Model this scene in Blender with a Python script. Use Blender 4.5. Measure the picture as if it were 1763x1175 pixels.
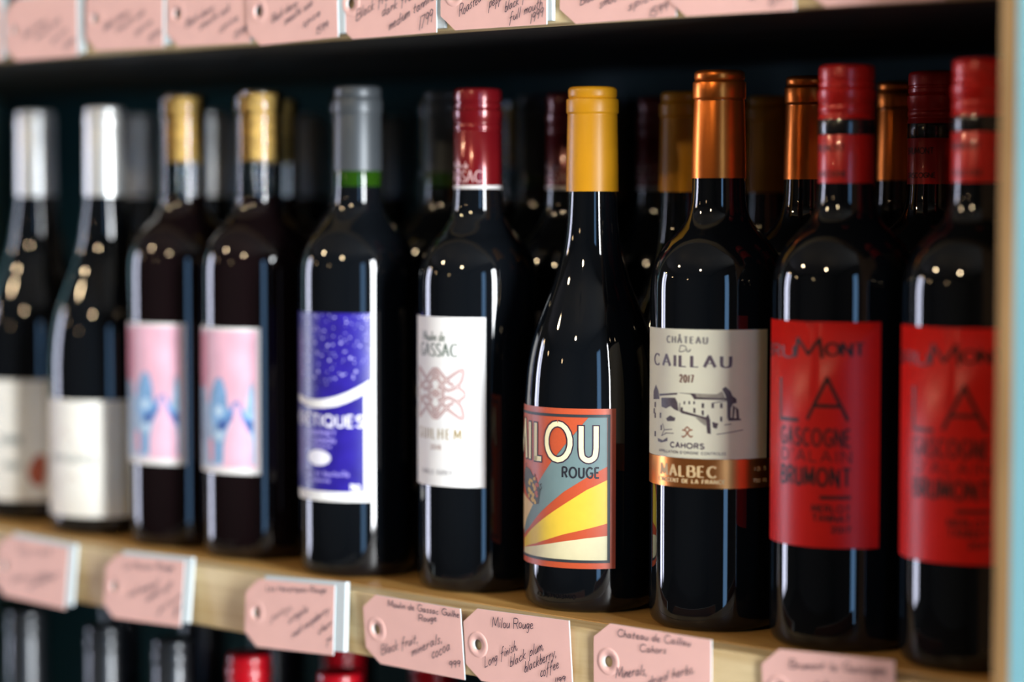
import bpy, bmesh, math, random
from mathutils import Vector, Matrix

random.seed(7)
for o in list(bpy.data.objects):
    bpy.data.objects.remove(o)
S = bpy.context.scene
COL = S.collection
R_ = math.radians

# ------------------------------------------------------------------ camera
IMG_W, IMG_H = 1763.0, 1175.0
FPX = 4162.0                                   # 85 mm on a 36 mm wide sensor
YAW, PITCH, ROLL = R_(42.963), R_(3.3234), R_(0.0739)
CAM = Vector((0.9085, -0.9779, 0.2312))
c_f = Vector((-math.sin(YAW) * math.cos(PITCH), math.cos(YAW) * math.cos(PITCH), -math.sin(PITCH)))
c_r = Vector((math.cos(YAW), math.sin(YAW), 0))
c_u = c_r.cross(c_f)
c_r, c_u = (c_r * math.cos(ROLL) + c_u * math.sin(ROLL)), (-c_r * math.sin(ROLL) + c_u * math.cos(ROLL))
cd = bpy.data.cameras.new('camera')
cam = bpy.data.objects.new('camera', cd)
COL.objects.link(cam)
cam.matrix_world = Matrix(((c_r.x, c_u.x, -c_f.x, CAM.x), (c_r.y, c_u.y, -c_f.y, CAM.y),
                           (c_r.z, c_u.z, -c_f.z, CAM.z), (0, 0, 0, 1)))
cd.sensor_width = 36.0
cd.lens = 36.0 * FPX / IMG_W
cd.clip_start = 0.02
cd.clip_end = 60
cd.dof.use_dof = True
cd.dof.focus_distance = 1.338
cd.dof.aperture_fstop = 2.4
S.camera = cam

# ------------------------------------------------------------------ exposure, world, daylight
S.view_settings.view_transform = 'Standard'
S.view_settings.look = 'None'
S.view_settings.gamma = 1.0
S.view_settings.use_curve_mapping = False
S.view_settings.exposure = -0.22
S.cycles.use_denoising = True
S.cycles.max_bounces = 8
W = bpy.data.worlds.new('world')
S.world = W
W.use_nodes = True
W.node_tree.nodes['Background'].inputs[0].default_value = (0.62, 0.76, 1.0, 1)
W.node_tree.nodes['Background'].inputs[1].default_value = 1.0

RX, LX, FY, BY, FZ, CZ = 2.40, -4.60, -5.20, 0.43, -1.20, 1.90   # the room
# window openings: wall, y0, y1, z0, z1, colour, radiance
WINDOWS = [
    ('R', -0.78, -0.34, -0.95, 1.30, (0.93, 0.97, 1.0), 90.0),
    ('R', -1.98, -1.48, -0.95, 1.30, (0.20, 0.46, 0.86), 5.5),  # blue light added as a window for the blue stripes on the bottles
    ('L', -2.36, -2.02, -0.95, 1.35, (0.76, 0.79, 1.0), 22.0),
    ('L', -1.90, -1.40, -0.95, 1.35, (0.76, 0.79, 1.0), 22.0),
]
for wl, y0, y1, z0, z1, col, L in WINDOWS:
    ld = bpy.data.lights.new('daylight', 'AREA')
    ld.shape = 'RECTANGLE'
    ld.size, ld.size_y = (z1 - z0) - 0.08, (y1 - y0) - 0.08
    ld.color = col
    ld.energy = L * math.pi * ld.size * ld.size_y
    lo = bpy.data.objects.new('daylight', ld)
    COL.objects.link(lo)
    s = 1 if wl == 'R' else -1
    lo.location = ((RX + 0.03) if wl == 'R' else (LX - 0.03), (y0 + y1) / 2, (z0 + z1) / 2)
    lo.rotation_euler = (0, R_(90) * s, 0)      # -Z axis turned into the room


# ------------------------------------------------------------------ pixel helpers (directions only)
def ray(px, py):
    return c_f + c_r * ((px - IMG_W / 2) / FPX) - c_u * ((py - IMG_H / 2) / FPX)


def on_plane(px, py, axis, val):
    d = ray(px, py)
    t = (val - CAM[axis]) / d[axis]
    return CAM + d * t


# ------------------------------------------------------------------ materials
def mat(name, col, rough=0.5, metal=0.0, coat=0.0, var=0.0, vscale=60.0, bump=0.0, spec=0.5, coat_rough=0.05,
        stretch=(1, 1, 1), emit=None):
    m = bpy.data.materials.new(name)
    m.use_nodes = True
    nt = m.node_tree
    b = nt.nodes['Principled BSDF']
    b.inputs['Base Color'].default_value = (*col, 1)
    b.inputs['Roughness'].default_value = rough
    b.inputs['Metallic'].default_value = metal
    b.inputs['Coat Weight'].default_value = coat
    b.inputs['Coat Roughness'].default_value = coat_rough
    b.inputs['Specular IOR Level'].default_value = spec
    tc = nt.nodes.new('ShaderNodeTexCoord')
    mp = nt.nodes.new('ShaderNodeMapping')
    mp.inputs['Scale'].default_value = stretch
    nz = nt.nodes.new('ShaderNodeTexNoise')
    nz.inputs['Scale'].default_value = vscale
    nz.inputs['Detail'].default_value = 5
    nt.links.new(tc.outputs['Object'], mp.inputs[0])
    nt.links.new(mp.outputs[0], nz.inputs['Vector'])
    rp = nt.nodes.new('ShaderNodeValToRGB')
    v = max(var, 0.02)
    rp.color_ramp.elements[0].position = 0.3
    rp.color_ramp.elements[1].position = 0.7
    rp.color_ramp.elements[0].color = (*[max(0, c * (1 - v)) for c in col], 1)
    rp.color_ramp.elements[1].color = (*[min(1, c * (1 + v)) for c in col], 1)
    nt.links.new(nz.outputs['Fac'], rp.inputs[0])
    nt.links.new(rp.outputs[0], b.inputs['Base Color'])
    if bump:
        bp = nt.nodes.new('ShaderNodeBump')
        bp.inputs['Strength'].default_value = bump
        bp.inputs['Distance'].default_value = 0.0006
        nt.links.new(nz.outputs['Fac'], bp.inputs['Height'])
        nt.links.new(bp.outputs[0], b.inputs['Normal'])
    if emit:
        b.inputs['Emission Color'].default_value = (*emit[0], 1)
        b.inputs['Emission Strength'].default_value = emit[1]
    return m


def wood(name, dark, light, rough, axis_scale, knots=True):
    m = bpy.data.materials.new(name)
    m.use_nodes = True
    nt = m.node_tree
    b = nt.nodes['Principled BSDF']
    b.inputs['Roughness'].default_value = rough
    tc = nt.nodes.new('ShaderNodeTexCoord')
    mp = nt.nodes.new('ShaderNodeMapping')
    mp.inputs['Scale'].default_value = axis_scale
    nt.links.new(tc.outputs['Object'], mp.inputs[0])
    n1 = nt.nodes.new('ShaderNodeTexNoise')
    n1.inputs['Scale'].default_value = 3.0
    n1.inputs['Detail'].default_value = 7
    n1.inputs['Distortion'].default_value = 1.2
    nt.links.new(mp.outputs[0], n1.inputs['Vector'])
    n2 = nt.nodes.new('ShaderNodeTexNoise')
    n2.inputs['Scale'].default_value = 9.0
    n2.inputs['Detail'].default_value = 3
    nt.links.new(tc.outputs['Object'], n2.inputs['Vector'])
    r1 = nt.nodes.new('ShaderNodeValToRGB')
    e = r1.color_ramp.elements
    e[0].position, e[0].color = 0.33, (*dark, 1)
    e[1].position, e[1].color = 0.62, (*light, 1)
    nt.links.new(n1.outputs['Fac'], r1.inputs[0])
    r2 = nt.nodes.new('ShaderNodeValToRGB')
    r2.color_ramp.elements[0].position, r2.color_ramp.elements[0].color = 0.30, (0.72, 0.62, 0.50, 1)
    r2.color_ramp.elements[1].position, r2.color_ramp.elements[1].color = 0.55, (1, 1, 1, 1)
    nt.links.new(n2.outputs['Fac'], r2.inputs[0])
    mx = nt.nodes.new('ShaderNodeMix')
    mx.data_type = 'RGBA'
    mx.blend_type = 'MULTIPLY'
    mx.inputs[0].default_value = 0.8 if knots else 0.3
    nt.links.new(r1.outputs[0], mx.inputs[6])
    nt.links.new(r2.outputs[0], mx.inputs[7])
    nt.links.new(mx.outputs[2], b.inputs['Base Color'])
    bp = nt.nodes.new('ShaderNodeBump')
    bp.inputs['Strength'].default_value = 0.15
    bp.inputs['Distance'].default_value = 0.0005
    nt.links.new(n1.outputs['Fac'], bp.inputs['Height'])
    nt.links.new(bp.outputs[0], b.inputs['Normal'])
    return m


def clear_glass(name, tint):
    m = bpy.data.materials.new(name)
    m.use_nodes = True
    nt = m.node_tree
    nt.nodes.remove(nt.nodes['Principled BSDF'])
    out = nt.nodes['Material Output']
    tr = nt.nodes.new('ShaderNodeBsdfTransparent')
    gl = nt.nodes.new('ShaderNodeBsdfGlossy')
    gl.inputs['Roughness'].default_value = 0.03
    fr = nt.nodes.new('ShaderNodeFresnel')
    fr.inputs['IOR'].default_value = 1.5
    mx = nt.nodes.new('ShaderNodeMixShader')
    nz = nt.nodes.new('ShaderNodeTexNoise')
    nz.inputs['Scale'].default_value = 30
    rp = nt.nodes.new('ShaderNodeValToRGB')
    rp.color_ramp.elements[0].color = (*[t * 0.97 for t in tint], 1)
    rp.color_ramp.elements[1].color = (*tint, 1)
    nt.links.new(nz.outputs['Fac'], rp.inputs[0])
    nt.links.new(rp.outputs[0], tr.inputs[0])
    nt.links.new(fr.outputs[0], mx.inputs[0])
    nt.links.new(tr.outputs[0], mx.inputs[1])
    nt.links.new(gl.outputs[0], mx.inputs[2])
    nt.links.new(mx.outputs[0], out.inputs['Surface'])
    return m


def srgb(r, g, b):
    f = lambda c: (c / 255 / 12.92) if c / 255 <= 0.04045 else ((c / 255 + 0.055) / 1.055) ** 2.4
    return (f(r), f(g), f(b))


M = {}
M['wine_glass'] = mat('dark_wine_glass', (0.0035, 0.0045, 0.006), 0.025, spec=0.55)
M['wine_glass_red'] = mat('dark_red_wine_glass', (0.006, 0.0030, 0.0035), 0.025, spec=0.55)
M['clear_glass'] = clear_glass('clear_bottle_glass', (0.90, 0.93, 0.95))
M['green_glass'] = mat('green_bottle_glass', (0.014, 0.050, 0.003), 0.03, spec=0.55)
M['pane'] = clear_glass('window_glass', (0.95, 0.97, 0.98))
M['yellow'] = mat('yellow_capsule', (0.72, 0.32, 0.010), 0.36, var=0.04, spec=0.45)
M['copper'] = mat('copper_foil', (0.80, 0.205, 0.032), 0.30, metal=0.85, var=0.07, vscale=40, bump=0.12)
M['copper_label'] = mat('copper_label_foil', (0.76, 0.26, 0.07), 0.30, metal=0.9, var=0.05)
M['red_cap'] = mat('dark_red_screw_cap', (0.185, 0.006, 0.010), 0.22, metal=0.25, coat=0.6, var=0.05)
M['la_red'] = mat('bright_red_screw_cap', (0.58, 0.010, 0.006), 0.34, metal=0.1, coat=0.25, var=0.06)
M['black_band'] = mat('black_cap_band', (0.012, 0.010, 0.010), 0.22, coat=0.5)
M['grey_cap'] = mat('grey_capsule', (0.060, 0.068, 0.075), 0.40, metal=0.25, var=0.04)
M['silver'] = mat('silver_screw_cap', (0.72, 0.72, 0.70), 0.32, metal=0.55, var=0.04)
M['dark_cap'] = mat('dark_grey_capsule', (0.03, 0.033, 0.037), 0.28, metal=0.3, coat=0.3)
M['bright_red'] = mat('scarlet_capsule', (0.50, 0.004, 0.012), 0.28, coat=0.3, var=0.05)
M['cork'] = mat('natural_cork', (0.70, 0.42, 0.11), 0.75, var=0.45, vscale=260, bump=0.5)
M['white_band'] = mat('white_cap_band', (0.72, 0.70, 0.68), 0.3)
M['paper_white'] = mat('white_label_paper', (0.84, 0.83, 0.81), 0.5, var=0.02)
M['paper_cream'] = mat('cream_label_paper', (0.70, 0.67, 0.52), 0.55, var=0.03)
M['paper_ivory'] = mat('ivory_label_paper', (0.83, 0.81, 0.74), 0.5, var=0.03)
M['paper_red'] = mat('red_label_paper', (0.70, 0.010, 0.006), 0.40, coat=0.08, coat_rough=0.3, var=0.03, spec=0.32)
M['paper_orange'] = mat('orange_label_paper', srgb(192, 82, 48), 0.42, var=0.04, vscale=900)
M['paper_pink'] = mat('pink_label_paper', srgb(230, 178, 196), 0.5, var=0.10, vscale=70)
M['paper_purple'] = mat('purple_label_paper', (0.020, 0.011, 0.235), 0.36, coat=0.2, coat_rough=0.2, var=0.18, vscale=90)
INK = {}


def ink(r, g, b, var=0.03, vs=200, rough=0.5):
    k = (r, g, b, var)
    if k not in INK:
        INK[k] = mat('ink_%02x%02x%02x' % (r, g, b), srgb(r, g, b), rough, var=var, vscale=vs)
    return INK[k]


M['tag_pink'] = mat('pink_tag_card', srgb(236, 186, 176), 0.6, var=0.035, vscale=40)
M['card_white'] = mat('white_card', (0.55, 0.62, 0.64), 0.55, var=0.02)
M['pen'] = mat('dark_purple_pen', (0.030, 0.010, 0.030), 0.5)
M['pine_face'] = wood('pale_pine', srgb(188, 156, 104), srgb(226, 205, 160), 0.5, (1.2, 14, 14))
M['pine_top'] = wood('amber_pine', srgb(176, 126, 62), srgb(214, 168, 98), 0.42, (1.6, 12, 12))
M['ply_edge'] = wood('raw_wood_edge', srgb(128, 96, 54), srgb(164, 128, 82), 0.6, (12, 12, 1.2))
M['near_black'] = mat('near_black_wood', (0.010, 0.009, 0.007), 0.6, var=0.15, vscale=15)
M['teal'] = mat('deep_teal_paint', (0.005, 0.062, 0.090), 0.6, var=0.12, vscale=12)
M['blue_paint'] = mat('light_blue_paint', srgb(126, 182, 194), 0.5, var=0.05, vscale=8)
M['wall'] = mat('dark_plaster', (0.060, 0.058, 0.055), 0.85, var=0.15, vscale=4)
M['floor'] = wood('dark_floorboards', (0.030, 0.018, 0.010), (0.06, 0.036, 0.02), 0.5, (8, 1, 8))
M['ceiling'] = mat('grey_ceiling', (0.10, 0.095, 0.09), 0.9, var=0.1, vscale=3)
M['frame'] = mat('dark_window_frame', (0.05, 0.05, 0.052), 0.5)
M['lamp_metal'] = mat('black_lamp_metal', (0.015, 0.014, 0.013), 0.35, metal=0.5)
M['lamp_glow'] = mat('glowing_bulb', (1, 0.8, 0.5), 0.4, emit=((1.0, 0.77, 0.48), 470.0))
M['lamp_dim'] = mat('dimmer_glowing_bulb', (1, 0.75, 0.45), 0.4, emit=((1.0, 0.70, 0.38), 110.0))


# ------------------------------------------------------------------ mesh helpers
def link_mesh(name, bm, m, parent=None, smooth=False, loc=None):
    me = bpy.data.meshes.new(name)
    bm.normal_update()
    bm.to_mesh(me)
    bm.free()
    if smooth:
        for p in me.polygons:
            p.use_smooth = True
    me.materials.append(m)
    o = bpy.data.objects.new(name, me)
    COL.objects.link(o)
    if parent:
        o.parent = parent
    if loc:
        o.location = loc
    return o


def box(bm, x0, x1, y0, y1, z0, z1):
    vs = [bm.verts.new(p) for p in ((x0, y0, z0), (x1, y0, z0), (x1, y1, z0), (x0, y1, z0),
                                    (x0, y0, z1), (x1, y0, z1), (x1, y1, z1), (x0, y1, z1))]
    for f in ((0, 3, 2, 1), (4, 5, 6, 7), (0, 1, 5, 4), (1, 2, 6, 5), (2, 3, 7, 6), (3, 0, 4, 7)):
        bm.faces.new([vs[i] for i in f])


def box_obj(name, dims, m, parent=None, bevel=0.0):
    bm = bmesh.new()
    box(bm, *dims)
    if bevel:
        bmesh.ops.bevel(bm, geom=bm.edges[:], offset=bevel, segments=2, affect='EDGES', profile=0.5)
    return link_mesh(name, bm, m, parent)


def empty(name, loc=(0, 0, 0), rz=0.0):
    o = bpy.data.objects.new(name, None)
    o.empty_display_size = 0.05
    COL.objects.link(o)
    o.location = loc
    o.rotation_euler = (0, 0, rz)
    return o


def tag(o, label, cat, group=None, kind=None):
    if label:
        o['label'] = label
    if cat:
        o['category'] = cat
    if group:
        o['group'] = group
    if kind:
        o['kind'] = kind


def catmull(pts, n=6):
    if len(pts) < 3:
        return list(pts)
    P = [pts[0]] + list(pts) + [pts[-1]]
    closed = (abs(pts[0][0] - pts[-1][0]) + abs(pts[0][1] - pts[-1][1])) < 1e-6
    if closed:
        P = [pts[-2]] + list(pts) + [pts[1]]
    out = []
    for i in range(1, len(P) - 2):
        p0, p1, p2, p3 = P[i - 1], P[i], P[i + 1], P[i + 2]
        for k in range(n):
            t = k / n
            out.append(tuple(0.5 * (2 * p1[j] + (p2[j] - p0[j]) * t + (2 * p0[j] - 5 * p1[j] + 4 * p2[j] - p3[j]) * t * t +
                                    (3 * p1[j] - p0[j] - 3 * p2[j] + p3[j]) * t ** 3) for j in (0, 1)))
    out.append(tuple(pts[-1]))
    return out


def lathe(name, prof, m, parent, seg=72, smooth=True, knurl=None, cap=True):
    """prof: (r, z) in mm from bottom to top; knurl: set of profile indices with ridged radius"""
    bm = bmesh.new()
    rings = []
    for i, (r, z) in enumerate(prof):
        if r < 1e-4:
            rings.append([bm.verts.new((0, 0, z / 1000))])
            continue
        ring = []
        for k in range(seg):
            a = 2 * math.pi * k / seg
            rr = r + (0.22 if (knurl and i in knurl and k % 2) else 0)
            ring.append(bm.verts.new((rr / 1000 * math.sin(a), -rr / 1000 * math.cos(a), z / 1000)))
        rings.append(ring)
    for a, b in zip(rings, rings[1:]):
        if len(a) == 1 and len(b) == 1:
            continue
        for k in range(seg):
            k2 = (k + 1) % seg
            if len(a) == 1:
                bm.faces.new((a[0], b[k2], b[k]))
            elif len(b) == 1:
                bm.faces.new((a[k], a[k2], b[0]))
            else:
                bm.faces.new((a[k], a[k2], b[k2], b[k]))
    o = link_mesh(name, bm, m, parent, smooth)
    if smooth:
        o.data.set_sharp_from_angle(angle=R_(42))
    return o


def wrapped(name, polys, R, off, m, parent, step=2.5):
    """polys: outlines in (s, z) mm, bent round a cylinder of radius R mm"""
    bm = bmesh.new()
    for p in polys:
        q = []
        for v in p:
            if not q or (abs(v[0] - q[-1][0]) + abs(v[1] - q[-1][1])) > 1e-4:
                q.append(v)
        if len(q) < 3:
            continue
        try:
            bm.faces.new([bm.verts.new((v[0], v[1], 0)) for v in q])
        except ValueError:
            pass
    bmesh.ops.triangulate(bm, faces=bm.faces[:], ngon_method='EAR_CLIP')
    if bm.verts:
        s0 = min(v.co.x for v in bm.verts)
        s1 = max(v.co.x for v in bm.verts)
        s = math.ceil(s0 / step) * step
        while s < s1:
            bmesh.ops.bisect_plane(bm, geom=bm.verts[:] + bm.edges[:] + bm.faces[:], plane_co=(s, 0, 0),
                                   plane_no=(1, 0, 0), dist=1e-5)
            s += step
    rr = (R + off) / 1000
    for v in bm.verts:
        a = v.co.x / R
        z = v.co.y / 1000
        v.co = (rr * math.sin(a), -rr * math.cos(a), z)
    bm.normal_update()
    for f in bm.faces:
        c = f.calc_center_median()
        if f.normal.x * c.x + f.normal.y * c.y < 0:
            f.normal_flip()
    return link_mesh(name, bm, m, parent, smooth=True)


# ------------------------------------------------------------------ single-stroke alphabet
def circ(cx, cy, rx, ry, a0=90, a1=450, n=18):
    return [(cx + rx * math.cos(R_(a0 + (a1 - a0) * i / n)), cy + ry * math.sin(R_(a0 + (a1 - a0) * i / n))) for i in range(n + 1)]


G = {
    'A': '0,0 .36,1 .72,0|.13,.34 .59,.34', 'B': '0,0 0,1|~0,1 .34,1 .52,.88 .52,.66 .36,.53 0,.53|~.3,.53 .5,.49 .61,.36 .6,.14 .42,0 0,0',
    'C': '~.7,.86 .55,.97 .38,1 .14,.86 .0,.5 .14,.14 .38,0 .55,.03 .7,.14', 'D': '0,0 0,1|~0,1 .3,1 .58,.85 .7,.5 .58,.15 .3,0 0,0',
    'E': '0,0 0,1|0,1 .48,1|0,.52 .42,.52|0,0 .48,0', 'F': '0,0 0,1|0,1 .48,1|0,.52 .4,.52',
    'G': '~.74,.86 .57,.97 .4,1 .15,.86 0,.5 .15,.14 .4,0 .6,.04 .74,.18|.74,.18 .74,.46 .45,.46', 'H': '0,0 0,1|.62,0 .62,1|0,.52 .62,.52',
    'I': '0,0 0,1', 'J': '~.4,1 .4,.3 .34,.06 .18,0 .02,.12', 'K': '0,0 0,1|.56,1 0,.45|.2,.62 .6,0', 'L': '0,1 0,0 .46,0',
    'M': '0,0 .08,1 .42,.18 .76,1 .84,0', 'N': '0,0 0,1 .62,0 .62,1', 'P': '0,0 0,1|~0,1 .36,1 .55,.88 .55,.62 .36,.48 0,.48',
    'R': '0,0 0,1|~0,1 .36,1 .55,.88 .55,.64 .36,.5 0,.5|.28,.5 .6,0',
    'S': '~.52,.86 .38,.98 .2,.98 .04,.86 .04,.68 .2,.56 .38,.46 .55,.32 .54,.13 .38,.01 .18,.01 .0,.14', 'T': '0,1 .64,1|.32,1 .32,0',
    'U': '0,1 0,.34|~0,.34 .06,.1 .3,0 .54,.1 .6,.34|.6,.34 .6,1', 'V': '0,1 .34,0 .68,1', 'W': '0,1 .22,0 .46,.8 .7,0 .92,1',
    'X': '0,0 .6,1|0,1 .6,0', 'Y': '0,1 .32,.48 .64,1|.32,.48 .32,0', 'Z': '0,1 .58,1 0,0 .6,0',
    'a': '~.4,.42 .25,.5 .08,.38 .04,.15 .16,0 .3,.12 .41,.45|~.41,.48 .38,.15 .5,.02', 'b': '.12,1 .05,.02|~.06,.25 .2,.48 .36,.42 .36,.12 .2,0 .05,.08',
    'c': '~.36,.42 .22,.5 .06,.36 .04,.14 .18,0 .38,.1', 'd': '~.38,.42 .2,.5 .05,.35 .05,.1 .2,0 .37,.22|.46,1 .38,0',
    'e': '~.05,.24 .28,.3 .34,.42 .22,.5 .07,.38 .06,.12 .2,0 .42,.1', 'f': '~.46,.88 .36,1 .24,.85 .17,.4 .1,-.32|.02,.42 .38,.5',
    'g': '~.38,.42 .22,.5 .06,.36 .06,.15 .18,.04 .36,.3|~.4,.48 .34,-.12 .22,-.38 .06,-.3', 'h': '.12,1 .02,0|~.03,.2 .18,.46 .32,.42 .34,.2 .38,0',
    'i': '.1,.48 .06,0|.14,.68 .15,.74', 'j': '~.16,.48 .1,-.2 -.02,-.34|.2,.68 .21,.74', 'k': '.12,1 .02,0|.38,.52 .06,.22 .42,0', 'l': '.16,1 .04,0',
    'm': '.04,.48 0,0|~.02,.22 .14,.48 .25,.42 .23,0|~.24,.22 .38,.48 .49,.42 .49,0', 'n': '.04,.48 0,0|~.02,.2 .18,.48 .31,.42 .32,0',
    'p': '.1,.5 0,-.42|~.06,.25 .22,.5 .38,.42 .36,.15 .2,.02 .05,.1', 'q': '~.36,.42 .2,.5 .05,.35 .05,.1 .2,0 .36,.25|.4,.5 .34,-.42',
    'r': '.06,.5 .02,0|~.04,.22 .16,.45 .34,.48', 's': '~.36,.44 .22,.5 .1,.4 .2,.27 .3,.14 .2,0 0,.06', 't': '.24,.86 .12,.12 .26,0|.02,.5 .38,.56',
    'u': '~.05,.48 .02,.15 .14,0 .3,.16 .38,.48|.39,.48 .36,0', 'v': '.02,.48 .16,0 .38,.5', 'w': '.02,.48 .12,0 .28,.4 .4,0 .56,.5',
    'x': '0,0 .36,.5|.04,.5 .34,0', 'y': '.04,.48 .16,.06|.44,.5 .04,-.4', 'z': '.02,.48 .36,.48 0,0 .38,0',
    '0': '~.28,1 .08,.86 0,.5 .08,.14 .28,0 .48,.14 .56,.5 .48,.86 .28,1', '1': '.12,1 .04,0',
    '2': '~.02,.8 .12,.97 .34,1 .5,.82 .44,.56 .02,0|.02,0 .54,0', '3': '~.02,.88 .24,1 .46,.84 .4,.6 .18,.53|~.18,.53 .46,.44 .5,.16 .24,0 0,.12',
    '4': '.4,0 .4,1 0,.32 .56,.32', '5': '.48,1 .08,1 .05,.56|~.05,.56 .28,.62 .5,.4 .44,.1 .2,0 0,.1',
    '6': '~.42,.96 .16,.7 .02,.32 .14,.04 .36,.04 .48,.28 .34,.5 .06,.36', '7': '0,1 .5,1 .16,0', '8': '~.27,.54 .06,.7 .1,.94 .28,1 .46,.92 .48,.7 .27,.54 .02,.32 .06,.06 .28,0 .5,.08 .52,.32 .27,.54',
    '9': '~.4,.8 .24,1 .06,.86 .06,.6 .22,.52 .4,.74|.42,.9 .3,0', ',': '.08,.08 .02,-.16', '.': '.02,0 .06,.04', "'": '.06,1 .02,.8', '-': '0,.4 .3,.4', '+': '0,.5 .5,.5|.25,.9 .25,.1',
}


def glyph(ch):
    """list of polylines, advance width"""
    if ch == ' ':
        return [], 0.34
    acc = None
    if ch in 'ÉÂé':
        acc = ch
        ch = {'É': 'E', 'Â': 'A', 'é': 'e'}[ch]
    if ch == 'O':
        return [circ(0.45, 0.5, 0.45, 0.5)], 0.9
    if ch == 'Q':
        return [circ(0.45, 0.5, 0.45, 0.5), [(0.5, 0.25), (0.85, -0.08)]], 0.9
    if ch == 'o':
        return [circ(0.2, 0.25, 0.18, 0.25)], 0.4
    out, w = [], 0
    for part in G[ch].split('|'):
        sm = part[0] == '~'
        pts = [tuple(float(c) for c in p.split(',')) for p in part.lstrip('~').split()]
        w = max(w, max(p[0] for p in pts))
        out.append(catmull(pts, 5) if sm else pts)
    if acc == 'É':
        out.append([(0.18, 1.14), (0.36, 1.32)])
    if acc == 'Â':
        out.append([(0.2, 1.12), (0.36, 1.3), (0.52, 1.12)])
    return out, w


def lay_text(s, x0, x1, z0, z1, h, gap=0.2, slant=0.0, wob=0.0, fit=True):
    """polylines of a line of text running from (x0,z0) to (x1,z1), capital height h"""
    items, x = [], 0.0
    for ch in s:
        g, w = glyph(ch)
        items.append((x, g, w))
        x += w + gap
    tot = x - gap
    L = math.hypot(x1 - x0, z1 - z0)
    ux, uz = (x1 - x0) / L, (z1 - z0) / L
    sx = L / tot if fit else h
    out = []
    for gx, g, w in items:
        dy = random.uniform(-wob, wob)
        sc = 1 + random.uniform(-wob, wob)
        for pl in g:
            q = []
            for (a, b) in pl:
                b2 = b * sc + dy
                u = (gx + a) * sx + slant * b2 * h
                v = b2 * h
                q.append((x0 + ux * u - uz * v * 0.0, z0 + uz * u + v))
            out.append(q)
    return out


def ribbons(pls, w, nib=None):
    """quads along polylines; nib=(wide, thin) gives a broad-nib stroke with heavy verticals"""
    polys = []
    parts = []
    for pl in pls:                                   # break the stroke at sharp corners
        cur = list(pl[:1])
        for i in range(1, len(pl)):
            cur.append(pl[i])
            if i < len(pl) - 1:
                a, c, d = pl[i - 1], pl[i], pl[i + 1]
                v1, v2 = (c[0] - a[0], c[1] - a[1]), (d[0] - c[0], d[1] - c[1])
                l = (math.hypot(*v1) * math.hypot(*v2)) or 1e-9
                if (v1[0] * v2[0] + v1[1] * v2[1]) / l < 0.45:
                    hw = (nib[1] if nib else w) * 0.45
                    l1, l2 = math.hypot(*v1) or 1e-9, math.hypot(*v2) or 1e-9
                    cur[-1] = (c[0] + v1[0] / l1 * hw, c[1] + v1[1] / l1 * hw)
                    parts.append(cur)
                    cur = [(c[0] - v2[0] / l2 * hw, c[1] - v2[1] / l2 * hw)]
        parts.append(cur)
    for pl in parts:
        n = len(pl)
        if n < 2:
            continue
        off = []
        for i in range(n):
            a = pl[max(0, i - 1)]
            b = pl[min(n - 1, i + 1)]
            dx, dz = b[0] - a[0], b[1] - a[1]
            l = math.hypot(dx, dz) or 1e-9
            nx, nz = -dz / l, dx / l
            k = 1.0
            if 0 < i < n - 1:
                d1 = (pl[i][0] - a[0], pl[i][1] - a[1])
                l1 = math.hypot(*d1) or 1e-9
                c = abs((-d1[1] / l1) * nx + (d1[0] / l1) * nz)
                k = min(1 / max(c, 0.3), 2.2)
            if nib:
                hw = (nib[1] + (nib[0] - nib[1]) * abs(nx)) / 2
            else:
                hw = w / 2
            off.append((nx * hw * k, nz * hw * k))
        # extend the ends slightly
        for i in range(n - 1):
            p, q = pl[i], pl[i + 1]
            o, r = off[i], off[i + 1]
            polys.append([(p[0] + o[0], p[1] + o[1]), (p[0] - o[0], p[1] - o[1]), (q[0] - r[0], q[1] - r[1]), (q[0] + r[0], q[1] + r[1])])
    return polys


# ------------------------------------------------------------------ the room
def wall_x(name, x, thick, openings):
    """a wall in the plane x, pierced by window openings (y0,y1,z0,z1)"""
    bm = bmesh.new()
    xa, xb = (x, x + thick) if thick > 0 else (x + thick, x)
    ys = sorted(openings)
    cur = FY
    for (y0, y1, z0, z1) in ys:
        box(bm, xa, xb, cur, y0, FZ, CZ)
        box(bm, xa, xb, y0, y1, FZ, z0)
        box(bm, xa, xb, y0, y1, z1, CZ)
        cur = y1
    box(bm, xa, xb, cur, BY, FZ, CZ)
    o = link_mesh(name, bm, M['wall'])
    tag(o, None, None, kind='structure')
    return o


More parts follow.
